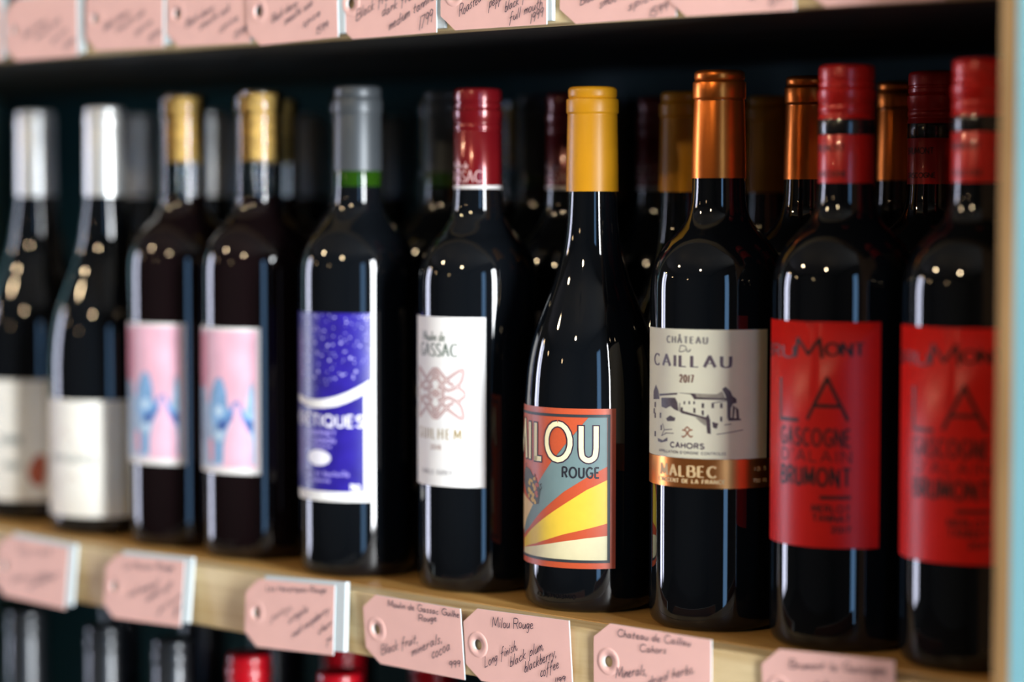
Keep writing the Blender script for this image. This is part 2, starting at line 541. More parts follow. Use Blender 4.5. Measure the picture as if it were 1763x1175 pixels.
wall_x('wall_right', RX, 0.12, [(w[1], w[2], w[3], w[4]) for w in WINDOWS if w[0] == 'R'])
wall_x('wall_left', LX, -0.12, [(w[1], w[2], w[3], w[4]) for w in WINDOWS if w[0] == 'L'])
for nm, d, m in (('floor', (LX, RX, FY, BY, FZ - 0.1, FZ), 'floor'), ('ceiling', (LX, RX, FY, BY, CZ, CZ + 0.1), 'ceiling'),
                 ('wall_back', (LX, RX, BY, BY + 0.1, FZ, CZ), 'wall'), ('wall_front', (LX, RX, FY - 0.1, FY, FZ, CZ), 'wall')):
    tag(box_obj(nm, d, M[m]), None, None, kind='structure')
for i, (wl, y0, y1, z0, z1, col, L) in enumerate(WINDOWS):
    xa = RX + 0.05 if wl == 'R' else LX - 0.10
    bm = bmesh.new()
    t = 0.03
    box(bm, xa, xa + 0.05, y0, y0 + t, z0, z1)
    box(bm, xa, xa + 0.05, y1 - t, y1, z0, z1)
    box(bm, xa, xa + 0.05, y0 + t, y1 - t, z0, z0 + t)
    box(bm, xa, xa + 0.05, y0 + t, y1 - t, z1 - t, z1)
    wo = link_mesh('window_%d' % (i + 1), bm, M['frame'])
    tag(wo, None, None, kind='structure')
    box_obj('pane', (xa + 0.02, xa + 0.026, y0 + t, y1 - t, z0 + t, z1 - t), M['pane'], wo)

# ------------------------------------------------------------------ the shelving unit
OPEN = 0.327            # clear height between shelves
TH = 0.038              # board thickness
DEPTH = 0.398
SX0, SX1 = -1.05, 0.3250
GS = 'boards of the wine shelving'
for z, lb in ((OPEN + TH, 'upper pine shelf board with pink tags along its front edge'),
              (0.0, 'middle pine shelf board carrying the row of labelled wine bottles'),
              (-(OPEN + TH), 'lowest pine shelf board carrying bottles with dark and scarlet capsules')):
    bd = box_obj('shelf_board', (SX0, SX1, 0.0185, DEPTH, z - TH, z), M['pine_top'], None, 0.0005)
    bd.data.materials.append(M['near_black'])
    for p in bd.data.polygons:                      # the underside gets a near-black material
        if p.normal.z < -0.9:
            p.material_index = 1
    tag(bd, lb, 'shelf', GS)
    box_obj('edge_trim', (SX0, SX1, 0.0, 0.018, z - TH, z - 0.0002), M['pine_face'], bd, 0.0011)
bp_ = box_obj('back_panel', (SX0, SX1, DEPTH, DEPTH + 0.012, FZ, 1.2), M['teal'])
tag(bp_, 'deep teal back panel behind the wine bottles', 'panel')
up_ = box_obj('shelf_upright', (SX1, SX1 + 0.0085, -0.030, DEPTH + 0.012, FZ, 1.2), M['ply_edge'], None, 0.0006)
tag(up_, 'upright with raw wood front edge and light blue painted side', 'upright', 'uprights of the wine shelving')
box_obj('side_panel', (SX1 + 0.0085, SX1 + 0.0265, -0.030, DEPTH + 0.012, FZ, 1.2), M['blue_paint'], up_, 0.0008)
up_ = box_obj('shelf_upright', (SX0 - 0.02, SX0, -0.030, DEPTH + 0.012, FZ, 1.2), M['blue_paint'], None, 0.0008)
tag(up_, 'light blue upright at the far end of the wine shelving', 'upright', 'uprights of the wine shelving')

# ------------------------------------------------------------------ bottles
ROW_Y = 0.064


def base_prof(R):
    return [(0, 5), (R - 16, 3), (R - 9, 0.3), (R - 6.2, 0), (R - 3.6, 0.6), (R - 1.5, 2.4), (R - 0.4, 5.0), (R, 9)]


def bordeaux(R, H, neck=14.2, sh=182, top=None):
    k = [(R, sh), (R - 0.4, sh + 7), (R - 1.9, sh + 14), (R - 4.6, sh + 20.5), (R - 8.6, sh + 26.5), (R - 13.2, sh + 31.5),
         (neck + 5.2, sh + 36.5), (neck + 2.4, sh + 41.5), (neck + 0.9, sh + 48), (neck + 0.3, sh + 56)]
    p = base_prof(R) + [(R, 40), (R, 110)] + catmull(k, 4)
    return p


def burgundy(R, neck=13.8):
    k = [(R, 118), (R - 1.5, 136.5), (R - 4.7, 153), (R - 10.2, 169), (R - 16.6, 185.6), (R - 21.1, 202), (max(R - 23.6, neck + 1), 218), (neck, 236)]
    return base_prof(R) + [(R, 40), (R, 90)] + catmull(k, 5)


def foil(name, m, parent, z0, H, r0=14.9, r1=14.2, band=(-15, -7), rb=14.9, rt=13.9):
    """a capsule over the lip: skirt, raised band and rounded top"""
    zb, zt = H + band[0], H + band[1]
    p = [(r0 - 0.5, z0), (r0, z0 + 0.01), (r0 - 0.1, z0 + 12), (r1, zb - 1.6), (r1 - 0.15, zb - 0.9), (r1, zb - 0.4), (rb - 0.2, zb), (rb, zb + 0.8),
         (rb, zt - 0.9), (rb - 0.25, zt - 0.2), (rt - 0.25, zt + 0.3), (rt - 0.45, zt + 0.8), (rt - 0.2, zt + 1.3), (rt, zt + 2.0), (rt, H - 2.2), (rt - 0.3, H - 1.2), (rt - 1.1, H - 0.4),
         (rt - 2.5, H), (0, H)]
    return lathe(name, p, m, parent)


def screwcap(name, m, parent, z0, H, r=14.4):
    p = [(r - 0.5, z0), (r, z0 + 0.01), (r, H - 26.4), (r - 0.45, H - 25.9), (r - 0.45, H - 25.0), (r, H - 24.5), (r, H - 22), (r - 0.5, H - 21.4),
         (r - 0.5, H - 20.6), (r, H - 20), (r, H - 18.4)]
    k0 = len(p)
    p += [(r + 0.15, H - 18.0), (r + 0.2, H - 13.6)]
    kn = {k0, k0 + 1}
    p += [(r - 0.5, H - 13.0), (r - 0.7, H - 12.2), (r - 0.15, H - 11.6), (r - 0.15, H - 9.6), (r - 0.7, H - 9.0), (r - 0.7, H - 8.2), (r - 0.15, H - 7.6), (r - 0.15, H - 2.4),
          (r - 0.6, H - 1.0), (r - 1.6, H - 0.3), (r - 3, H), (0, H)]
    return lathe(name, p, m, parent, seg=96, knurl=kn)


class Bottle:
    def __init__(self, px, py, R, label, group, y=ROW_Y, x=None, z=0.0):
        P = on_plane(px, py, 1, y) if x is None else Vector((x, y, z))
        self.c = Vector((P.x, y, z))
        self.R = R
        self.root = empty('wine_bottle', (P.x, y, z))
        tag(self.root, label, 'bottle', group)

    def at(self, px, py):
        """pixel -> (s, z) in mm on this bottle's wall; clamped at the silhouette"""
        d = ray(px, py)
        o = CAM - self.c
        r = self.R / 1000
        a = d.x ** 2 + d.y ** 2
        b = o.x * d.x + o.y * d.y
        c = o.x ** 2 + o.y ** 2 - r * r
        disc = b * b - a * c
        t = (-b - math.sqrt(disc)) / a if disc > 0 else -b / a
        h = o + d * t
        return (math.atan2(h.x, -h.y) * self.R, h.z * 1000)

    def poly(self, pts, f):
        return [self.at(*f(*p)) for p in pts]

    def line(self, text, f, xa, xb, yb, h_px, gap=0.2, slant=0.0, yb2=None, **k):
        s0, z0 = self.at(*f(xa, yb))
        s1, z1 = self.at(*f(xb, yb if yb2 is None else yb2))
        sm, zt = self.at(*f(xb, (yb if yb2 is None else yb2) - h_px))
        return lay_text(text, s0, s1, (z0 + z1) / 2, (z0 + z1) / 2, zt - z1, gap, slant, **k)


def rect(s0, s1, z0, z1):
    return [(s0, z0), (s1, z0), (s1, z1), (s0, z1)]


def disc(cx, cz, rx, rz, n=14):
    return [(cx + rx * math.cos(2 * math.pi * i / n), cz + rz * math.sin(2 * math.pi * i / n)) for i in range(n)]


def deg(R, a):
    return R_(a) * R


def copy_tree(o, parent=None):
    c = o.copy()
    COL.objects.link(c)
    c.parent = parent
    for ch in list(o.children):
        copy_tree(ch, c)
    return c


ORD = ['', 'second', 'third', 'fourth']


def rows_behind(b, n, pitch, what, group, jit=0.003):
    for k in range(1, n):
        c = copy_tree(b.root)
        c.location = (b.c.x + random.uniform(-jit, jit), b.c.y + pitch * k + random.uniform(-0.002, 0.002), b.c.z)
        c.rotation_euler = (0, 0, R_(random.uniform(-14, 14)))
        c['label'] = '%s, %s in line' % (what, ORD[k])
        c['group'] = group


GRP = 'wine bottles on the middle shelf'

# --- yellow capsule, sunburst label -------------------------------------------------
b = Bottle(1020, 250, 38.5, 'bottle with yellow capsule and orange and yellow sunburst label with grapes', GRP)
R = b.R
rt = b.root
body = lathe('bottle_body', burgundy(R) + [(13.6, 285), (0, 285)], M['wine_glass'], rt)
foil('capsule', M['yellow'], rt, 236.5, 296)
f = lambda x, y: (890 + x / 3.67, 680 + y / 3.672)
s_r, z_b = b.at(*f(622, 1100))
_, z_t = b.at(*f(622, 88))
s_l = deg(R, -70)
lab = wrapped('front_label', [rect(s_l, s_r, z_b, z_t)], R, 0.12, M['paper_orange'], rt)
i0, i1 = 3.3, 4.9
fr = [rect(s_l + i0, s_r - i0, z_t - i1, z_t - i0), rect(s_l + i0, s_r - i0, z_b + i0, z_b + i1),
      rect(s_l + i0, s_l + i1, z_b + i1, z_t - i1), rect(s_r - i1, s_r - i0, z_b + i1, z_t - i1)]
wrapped('label_border', fr, R, 0.30, ink(44, 50, 54), lab)
sr2 = s_r - i1


def mp(pts):
    return [(min(s, sr2), z) for s, z in b.poly(pts, f)]


cut = lambda pts: [(570 + 8, p[1]) if p[0] >= 570 else p for p in pts]
teal_p = mp([(460, 136), (380, 232), (300, 330), (215, 430), (135, 560), (100, 640), (70, 740), (50, 850), (49, 885), (80, 840), (150, 745), (300, 612), (440, 525), (570, 457), (570, 138)])
wrapped('teal_field', [teal_p], R, 0.18, ink(108, 130, 130), lab)
ray1 = mp([(49, 885), (80, 840), (150, 745), (300, 612), (440, 525), (570, 455), (570, 540), (440, 603), (300, 692), (130, 815), (60, 895)])
wrapped('orange_rays', [ray1, mp([(49, 962), (120, 940), (300, 882), (440, 850), (570, 815), (570, 893), (440, 908), (300, 927), (120, 955)])], R, 0.24, ink(186, 76, 42), lab)
wrapped('yellow_ray', [mp([(50, 905), (60, 895), (130, 815), (300, 692), (440, 603), (570, 540), (570, 815), (440, 850), (300, 882), (120, 940), (49, 962)])], R, 0.18, ink(222, 186, 58), lab)
cr = mp([(49, 962), (120, 955), (300, 927), (440, 908), (570, 893)])
wrapped('cream_field', [cr + [(sr2, z_b + i1), (cr[0][0], z_b + i1)]], R, 0.18, ink(214, 204, 164), lab)
wrapped('cream_figure', [mp([(46, 610), (60, 640), (80, 668), (105, 692), (85, 735), (62, 790), (50, 850), (45, 850)])], R, 0.24, ink(222, 190, 140), lab)
# grapes
gy, gr_, gd = [], [], []
for i in range(46):
    lx, ly = random.uniform(76, 142), random.uniform(520, 690)
    if abs(lx - 108) > 36 * math.sin(math.pi * min(1, max(0.15, (ly - 500) / 200))) + 2:
        continue
    p = b.at(*f(lx, ly))
    (gr_ if lx > 116 and ly < 640 else gy).append(disc(p[0], p[1], 1.15, 1.05, 9))
gd.append(mp([(60, 450), (85, 470), (100, 505), (118, 520), (150, 600), (140, 690), (108, 694), (82, 660), (62, 610), (50, 540), (52, 480)]))
wrapped('grape_ground', gd, R, 0.30, ink(70, 66, 60), lab)  # dark printed patch behind the grapes
wrapped('yellow_grapes', gy, R, 0.36, ink(206, 164, 70), lab)
wrapped('red_grapes', gr_, R, 0.36, ink(176, 82, 60), lab)
tw = [b.poly(p, f) for p in ([(105, 525), (118, 508), (112, 500)], [(145, 610), (158, 590), (150, 568), (160, 562)], [(66, 455), (58, 440), (66, 432)])]
wrapped('vine_tendril', ribbons(tw, 0.5), R, 0.40, ink(52, 46, 44), lab)
# MILOU
let = []


def box_glyph(ch, lx0, lx1, y0, y1, inset):
    p0 = b.at(*f(lx0, y0))
    p1 = b.at(*f(lx1, y1))
    s0, s1 = p0[0] + inset, p1[0] - inset
    zt = b.at(*f(lx1, y0))[1] - inset
    zb = b.at(*f(lx1, y1))[1] + inset
    g, w = glyph(ch)
    return [[(s0 + (s1 - s0) * (a / w if w else 0.5), zb + (zt - zb) * c) for a, c in pl] for pl in g]


let += box_glyph('U', 383, 523, 176, 440, 2.1) + box_glyph('O', 173, 360, 163, 440, 2.1)
sL0, zL1 = b.at(*f(110, 158))
sL1 = b.at(*f(164, 158))[0]
zL0 = b.at(*f(164, 425))[1]
let += [[(sL0 + 1.9, zL1 - 1.5), (sL0 + 1.9, zL0 + 1.6), (sL1 - 0.9, zL0 + 1.6)]]
sI = b.at(*f(88, 158))[0]
let += [[(sI - 0.3, zL1 - 1.5), (sI - 0.3, zL0 + 0.8)]]
sM = sI - 5.5
let += [[(sM - 17, zL0 + 0.8), (sM - 14.5, zL1 - 1.5), (sM - 8.5, zL0 + 5), (sM - 2.5, zL1 - 1.5), (sM, zL0 + 0.8)]]


def extend(pls, d):
    out = []
    for p in pls:
        p = list(p)
        if math.hypot(p[0][0] - p[-1][0], p[0][1] - p[-1][1]) > 0.01:
            for i, j in ((0, 1), (-1, -2)):
                l = math.hypot(p[i][0] - p[j][0], p[i][1] - p[j][1])
                p[i] = (p[i][0] + (p[i][0] - p[j][0]) / l * d, p[i][1] + (p[i][1] - p[j][1]) / l * d)
        out.append(p)
    return out


wrapped('lettering_outline', ribbons(extend(let, 0.75), 4.3), R, 0.34, ink(52, 30, 52), lab)
wrapped('lettering', ribbons(let, 2.75), R, 0.42, ink(240, 228, 182), lab)
wrapped('lettering', ribbons(b.line('ROUGE', f, 290, 518, 524, 64, gap=0.34), 1.05), R, 0.36, ink(34, 34, 42), lab)
em = b.line('4201679013M10', lambda x, y: (x, y), 925, 990, 1029, 7, gap=0.25)
wrapped('embossed_code', ribbons(em, 0.35), R - 0.3, 0.45, M['wine_glass'], rt)
rows_behind(b, 4, 0.086, 'yellow capsule bottle behind the sunburst label bottle', GRP)

# --- copper capsule, cream chateau label ------------------------------------------------
b = Bottle(1238, 250, 37.0, 'bottle with copper capsule and cream label showing a drawn chateau', GRP)
R = b.R
rt = b.root
lathe('bottle_body', bordeaux(R, 302) + [(13.6, 290), (0, 290)], M['wine_glass'], rt)
foil('capsule', M['copper'], rt, 243.5, 302, r0=14.9, r1=13.8, band=(-15.5, -6.2), rb=14.5, rt=13.7)
f = lambda x, y: (1110 + x / 3.79, 550 + y / 3.79)
s_r, z_t = b.at(*f(800, 64))
_, z_b = b.at(*f(485, 915))
s_l = deg(R, -74)
lab = wrapped('front_label', [rect(s_l, s_r, z_b, z_t)], R, 0.12, M['paper_cream'], rt)
grey, mauve, brown = ink(128, 122, 118), ink(92, 78, 88), ink(120, 84, 72)
wrapped('lettering', ribbons(b.line('CHÂTEAU', f, 148, 408, 155, 42, gap=0.5), 0, (1.1, 0.45)), R, 0.2, grey, lab)
wrapped('lettering', ribbons(b.line('Du', f, 225, 295, 212, 40, gap=0.1, slant=0.3), 0.5), R, 0.2, grey, lab)
wrapped('lettering', ribbons(b.line('CAILLAU', f, 68, 560, 304, 72, gap=0.42), 0, (1.9, 0.55)), R, 0.2, mauve, lab)
wrapped('lettering', ribbons(b.line('2017', f, 230, 318, 412, 48, gap=0.4), 0, (0.95, 0.5)), R, 0.2, brown, lab)
wrapped('lettering', ribbons(b.line('CAHORS', f, 170, 386, 840, 32, gap=0.3), 0.75), R, 0.2, mauve, lab)
wrapped('lettering', ribbons(b.line("APPELLATION D'ORIGINE CONTROLEE", f, 96, 530, 868, 16, gap=0.34, yb2=880), 0.35), R, 0.2, grey, lab)
dk = [[(60, 470), (76, 425), (92, 470), (98, 520), (60, 522)], [(98, 486), (215, 480), (212, 492), (98, 500)], [(110, 512), (200, 512), (215, 545), (222, 600), (196, 590), (170, 566), (140, 582), (112, 570)],
      [(215, 478), (330, 486), (345, 520), (325, 524), (300, 488)], [(318, 508), (540, 516), (540, 528), (330, 522)], [(505, 455), (528, 440), (560, 470), (572, 500), (598, 520), (600, 545), (575, 552), (560, 580), (560, 650), (545, 655), (540, 560), (528, 500)],
      [(545, 640), (628, 650), (628, 660), (545, 664)], [(398, 640), (415, 620), (428, 660), (432, 750), (408, 745)], [(225, 590), (300, 612), (400, 640), (400, 656), (330, 636), (240, 612)],
      [(140, 648), (168, 628), (202, 645), (196, 664), (150, 666)], [(592, 570), (612, 590), (616, 650), (600, 655)], [(575, 560), (590, 575), (580, 650), (570, 650)],
      [(88, 775), (120, 790), (150, 770), (150, 795), (110, 805), (88, 795)], [(440, 670), (480, 680), (470, 715), (445, 708)]]
for wx in (255, 287, 318):
    dk.append([(wx, 535), (wx + 10, 535), (wx + 10, 555), (wx, 555)])
for wx in (372, 436, 492):
    dk.append([(wx, 548), (wx + 16, 548), (wx + 16, 580), (wx, 580)])
for wx, wy in ((318, 580), (372, 595), (492, 636), (236, 575)):
    dk.append([(wx, wy), (wx + 14, wy), (wx + 14, wy + 34), (wx, wy + 30)])
for wx, wy in ((66, 540), (66, 610), (100, 610), (66, 730), (60, 580), (105, 690)):
    dk.append([(wx, wy), (wx + 9, wy), (wx + 9, wy + 34), (wx, wy + 34)])
wrapped('chateau_drawing', [b.poly(p, f) for p in dk], R, 0.2, ink(74, 60, 66, 0.3, 400), lab)
wrapped('chateau_roof', [b.poly([(215, 480), (330, 484), (470, 490), (505, 470), (530, 520), (330, 512), (300, 492)], f), b.poly([(330, 640), (400, 655), (400, 700), (360, 670)], f)], R, 0.16, ink(150, 142, 128, 0.2, 300), lab)
sk = [[(470, 752), (560, 738), (640, 722)], [(520, 690), (565, 684)], [(118, 680), (130, 720), (112, 760), (140, 745)], [(130, 722), (180, 718)], [(135, 742), (190, 745)], [(440, 548), (540, 530), (540, 650)], [(230, 545), (228, 600)]]
wrapped('chateau_lines', ribbons([b.poly(p, f) for p in sk], 0.45), R, 0.2, ink(96, 84, 88), lab)
lg = [catmull(b.poly(p, f), 4) for p in ([(245, 722), (268, 728), (275, 748), (255, 768), (243, 762)], [(312, 722), (290, 728), (283, 748), (300, 768), (314, 762)], [(262, 720), (278, 704), (296, 720)])]
wrapped('crest', ribbons(lg, 0.8), R, 0.2, ink(150, 100, 74), lab)
_, zb2 = b.at(*f(485, 1108))
band = wrapped('copper_band', [rect(deg(R, -74), deg(R, 100), zb2, z_b - 0.2)], R, 0.10, M['copper_label'], rt)
pale = ink(222, 190, 140)
wrapped('lettering', ribbons(b.line('MALBEC', f, 108, 465, 1022, 70, gap=0.36), 0, (1.7, 0.6)), R, 0.2, pale, band)
wrapped('lettering', ribbons(b.line("L'ACCENT DE LA FRANCE", f, 95, 522, 1052, 24, gap=0.34, yb2=1072), 0, (0.8, 0.4)), R, 0.2, pale, band)
wrapped('lettering', ribbons(b.line('13.5', f, 715, 790, 985, 22, gap=0.3) + b.line('750 ML', f, 708, 798, 1062, 22, gap=0.3), 0.6), R, 0.2, pale, band)
rows_behind(b, 4, 0.085, 'copper capsule bottle behind the cream chateau label bottle', GRP)

# --- red screw caps, red labels ------------------------------------------------------------
b = Bottle(1457, 250, 38.0, 'bottle with banded red screw cap and red label beside the copper capsule bottle', GRP)
R = b.R
rt = b.root
lathe('bottle_body', bordeaux(R, 302, sh=184) + [(13.6, 290), (0, 290)], M['wine_glass'], rt)
cp = screwcap('screw_cap', M['la_red'], rt, 240.5, 302, 14.6)
lathe('black_band', [(14.7, 265.5), (14.75, 265.6), (14.75, 273.4), (14.7, 273.5)], M['black_band'], cp, seg=72)
f = lambda x, y: (1320 + x / 2.797, 540 + y / 2.797)
s_r, z_t = b.at(*f(550, 42))
_, z_b = b.at(*f(383, 1134))
s_l = deg(R, -64)
sn = b.at(*f(205, 42))[0]
lab = wrapped('front_label', [[(s_l, z_b), (s_r, z_b), (s_r, z_t), (sn + 3, z_t), (sn, z_t - 3.2), (sn - 3, z_t), (s_l, z_t)]], R, 0.12, M['paper_red'], rt)
dkr, bk = ink(78, 8, 8), ink(46, 8, 8)
wrapped('lettering', ribbons(b.line('BRU', f, 20, 132, 204, 56, gap=0.2), 0, (1.6, 0.8)), R, 0.2, bk, lab)
wrapped('lettering', ribbons(b.line('M', f, 140, 268, 212, 92, gap=0.2), 0, (2.0, 0.9)), R, 0.2, bk, lab)
wrapped('lettering', ribbons(b.line('ONT', f, 284, 470, 202, 58, gap=0.2), 0, (1.8, 0.8)), R, 0.2, bk, lab)
wrapped('lettering', ribbons(box_glyph('L', 66, 162, 305, 524, 1.1) + box_glyph('A', 188, 402, 305, 528, 1.1), 1.9), R, 0.2, bk, lab)
wrapped('lettering', ribbons(b.line('GASCOGNE', f, 72, 402, 632, 80, gap=0.34), 1.4), R, 0.2, dkr, lab)
wrapped('lettering', ribbons(b.line("D'ALAIN", f, 76, 406, 708, 52, gap=0.34), 0.8), R, 0.2, dkr, lab)
wrapped('lettering', ribbons(b.line('BRUMONT', f, 72, 402, 822, 82, gap=0.34), 1.6), R, 0.2, bk, lab)
wrapped('label_rule', [b.poly([(255, 878), (405, 878), (405, 897), (255, 897)], f)], R, 0.2, dkr, lab)
wrapped('lettering', ribbons(b.line('MERLOT', f, 218, 402, 956, 30, gap=0.3) + b.line('TANNAT', f, 222, 402, 1002, 30, gap=0.3) + b.line('2017', f, 312, 402, 1056, 26, gap=0.3), 0.9), R, 0.2, dkr, lab)
ct = lay_text('BRUMONT', -10, 8, 257, 257, 3.2) + lay_text('GASCOGNE', -10, 9, 244, 244, 2.6)
wrapped('lettering', ribbons(ct, 0.55), 14.6, 0.12, dkr, cp)
rows_behind(b, 4, 0.086, 'red screw cap bottle behind the red label beside copper capsule', GRP)
c = copy_tree(b.root)
P = on_plane(1697, 250, 1, ROW_Y)
c.location = (P.x - 0.002, ROW_Y - 0.001, 0)
c['label'] = 'bottle with banded red screw cap and red label against the blue upright'
b2 = Bottle(0, 0, R, '', GRP, x=P.x - 0.002)
bpy.data.objects.remove(b2.root)
b2.root = c
rows_behind(b2, 3, 0.086, 'red screw cap bottle lined up along the blue upright', GRP, jit=0.0)

# --- dark red screw cap, white knot label --------------------------------------------------
b = Bottle(823, 250, 36.0, 'bottle with dark red screw cap and white label with a brown interlaced knot', GRP, y=ROW_Y + 0.002)
R = b.R
rt = b.root
lathe('bottle_body', bordeaux(R, 298, sh=180) + [(13.4, 285), (0, 285)], M['wine_glass'], rt)
cp = screwcap('screw_cap', M['red_cap'], rt, 238, 298, 14.5)
lathe('white_band', [(14.55, 238.1), (14.65, 238.2), (14.65, 240.2), (14.55, 240.3)], M['white_band'], cp)
wrapped('lettering', ribbons(lay_text('GASSAC', -13.5, 13.0, 242.2, 242.2, 6.6, gap=0.22), 0, (0.8, 0.4)) + ribbons(lay_text('Moulin de', -8, 5, 250.4, 250.4, 4.0, gap=0.1), 0.45),
        14.5, 0.12, ink(214, 176, 176), cp)
f = lambda x, y: (700 + x / 3.56, 530 + y / 3.56)
s_r, z_t = b.at(*f(486, 60))
_, z_b = b.at(*f(438, 1106))
lab = wrapped('front_label', [rect(-s_r, s_r, z_b, z_t)], R, 0.12, M['paper_white'], rt)
gn, olive = ink(78, 98, 84), ink(150, 128, 74)
sg1 = b.at(*f(310, 300))[0]
zg = b.at(*f(310, 302))[1]
hg = b.at(*f(310, 225))[1] - zg
wrapped('lettering', ribbons(lay_text('GASSAC', -sg1, sg1, zg, zg, hg, gap=0.26), 0, (1.25, 0.5)), R, 0.2, gn, lab)
wrapped('lettering', ribbons(lay_text('Moulin de', -sg1 + 3, b.at(*f(236, 205))[0], b.at(*f(236, 206))[1], b.at(*f(236, 206))[1], hg * 0.75, gap=0.12), 0.65), R, 0.2, gn, lab)
zu = b.at(*f(330, 812))[1]
sg2 = b.at(*f(334, 812))[0]
wrapped('lettering', ribbons(lay_text('GUILHEM', -sg2, sg2, zu, zu, b.at(*f(330, 750))[1] - zu, gap=0.55), 0, (0.95, 0.45)), R, 0.2, olive, lab)
zu = b.at(*f(150, 864))[1]
wrapped('lettering', ribbons(lay_text('2018', -4, 4, zu, zu, 2.4, gap=0.3), 0.5), R, 0.2, ink(170, 140, 130), lab)
zu = b.at(*f(300, 1030))[1]
wrapped('lettering', ribbons(lay_text('FAMILLE GUIBERT', -b.at(*f(300, 1030))[0], b.at(*f(300, 1030))[0], zu, zu, 2.6, gap=0.45), 0.45), R, 0.2, ink(160, 158, 160), lab)
kx = b.at(*f(352, 530))[0]
kz = b.at(*f(250, 530))[1]
kh = (b.at(*f(250, 380))[1] - b.at(*f(250, 685))[1]) / 2


def kn(pts):
    out = []
    for sx in (1, -1):
        for sz in (1, -1):
            out.append(catmull([(p[0] * kx * sx, kz + p[1] * kh * sz) for p in pts], 6))
    return out


loops = kn([(0.12, 0.20), (0.3, 0.42), (0.55, 0.68), (0.95, 0.98), (0.93, 0.55), (0.72, 0.25), (0.45, 0.15), (0.28, 0.32), (0.12, 0.62), (0.05, 0.9)])
loops += kn([(0.1, 0.95), (0.3, 0.72), (0.52, 0.45), (0.68, 0.36)]) + kn([(0.80, 0.32), (1.0, 0.1), (1.0, 0.0), (0.98, 0.0)])
loops += kn([(0.0, 0.98), (0.1, 0.95), (0.14, 0.8)]) + kn([(0.0, 0.12), (0.14, 0.0), (0.2, 0.0)]) + [catmull(circ(-0.0, kz, kx * 0.3, kh * 0.62), 2)]
wrapped('knot_emblem', ribbons(loops, 2.3), R, 0.2, ink(196, 168, 172), lab)
wrapped('knot_emblem', ribbons(loops, 1.6), R, 0.26, ink(158, 112, 104), lab)
wrapped('knot_emblem', ribbons(loops, 0.7), R, 0.32, ink(224, 206, 204), lab)
rows_behind(b, 4, 0.084, 'dark red screw cap bottle behind the knot emblem bottle', GRP)

# --- grey capsule, purple label ---------------------------------------------------------------
b = Bottle(616, 250, 36.6, 'bottle with grey capsule and purple label with a white swoosh', GRP, y=ROW_Y - 0.006)
R = b.R
rt = b.root
lathe('bottle_body', bordeaux(R, 302, neck=14.0, sh=184), M['wine_glass'], rt)
lathe('green_neck', [(14.25, 238.5), (14.3, 239), (14.3, 252), (14, 252.5)], M['green_glass'], rt)
foil('capsule', M['grey_cap'], rt, 249.5, 302, r0=14.9, r1=14.6, band=(-17, -8), rb=15.2, rt=14.4)
f = lambda x, y: (500 + x / 3.267, 520 + y / 3.267)
s_r, z_t = b.at(*f(450, 64))
_, z_b = b.at(*f(353, 1128))
s_l = -s_r
lab = wrapped('front_label', [rect(s_l, s_r, z_b, z_t)], R, 0.12, M['paper_white'], rt)
sw = b.poly([(48, 505), (70, 530), (105, 545), (150, 550), (200, 545), (260, 532), (320, 510), (380, 480), (449, 440)], f)
lowsw = b.poly([(48, 545), (70, 570), (105, 590), (150, 598), (200, 597), (260, 588), (320, 567), (380, 538), (413, 516)], f)
z_l0 = sw[0][1]
top = [(s_l, z_t), (s_l, sw[0][1] + 14)] + sw + [(s_r, z_t)]
zlo = b.at(*f(413, 1072))[1]
sri = lowsw[-1][0]
low = [(s_l + 2, zlo), (s_l + 2, lowsw[0][1] + 10)] + lowsw + [(sri, zlo)]
wrapped('purple_field', [top, low], R, 0.18, M['paper_purple'], lab)
dots = []
for i in range(150):
    lx = random.uniform(60, 445)
    ly = 70 + 470 * random.random() ** 1.25
    lim = 500 - 0.0011 * (lx - 140) ** 2
    if ly > lim - 14:
        continue
    p = b.at(*f(lx, ly))
    r = random.choice((0.3, 0.4, 0.5, 0.5, 0.7, 0.9))
    dots.append(disc(p[0], p[1], r, r, 8))
wrapped('white_speckles', dots, R, 0.24, ink(178, 174, 226), lab)
wh, lav = ink(236, 234, 244), ink(150, 140, 214)
wrapped('lettering', ribbons(b.line('HÉRÉTIQUES', f, 48, 410, 690, 62, gap=0.3), 1.2), R, 0.24, wh, lab)
wrapped('lettering', ribbons(b.line('CABERNET', f, 88, 256, 748, 26, gap=0.2) + b.line('SAUVIGNON', f, 88, 250, 788, 22, gap=0.2) + b.line('SYRAH', f, 90, 226, 820, 18, gap=0.2), 0.8), R, 0.24, lav, lab)
ep = b.at(*f(157, 876))
e2 = b.at(*f(227, 876))
wrapped('white_oval', [disc(ep[0], ep[1], abs(e2[0] - ep[0]), 4.9, 24)], R, 0.24, wh, lab)
wrapped('lettering', ribbons(b.line('Mis en bouteille', f, 92, 330, 975, 30, gap=0.2) + b.line('au domaine', f, 92, 222, 1008, 24, gap=0.2), 0.7), R, 0.24, lav, lab)
wrapped('lettering', ribbons(b.line('75CL', f, 335, 400, 1062, 30, gap=0.2), 1.0), R, 0.24, wh, lab)
rows_behind(b, 4, 0.083, 'grey capsule bottle behind the purple label bottle', GRP)

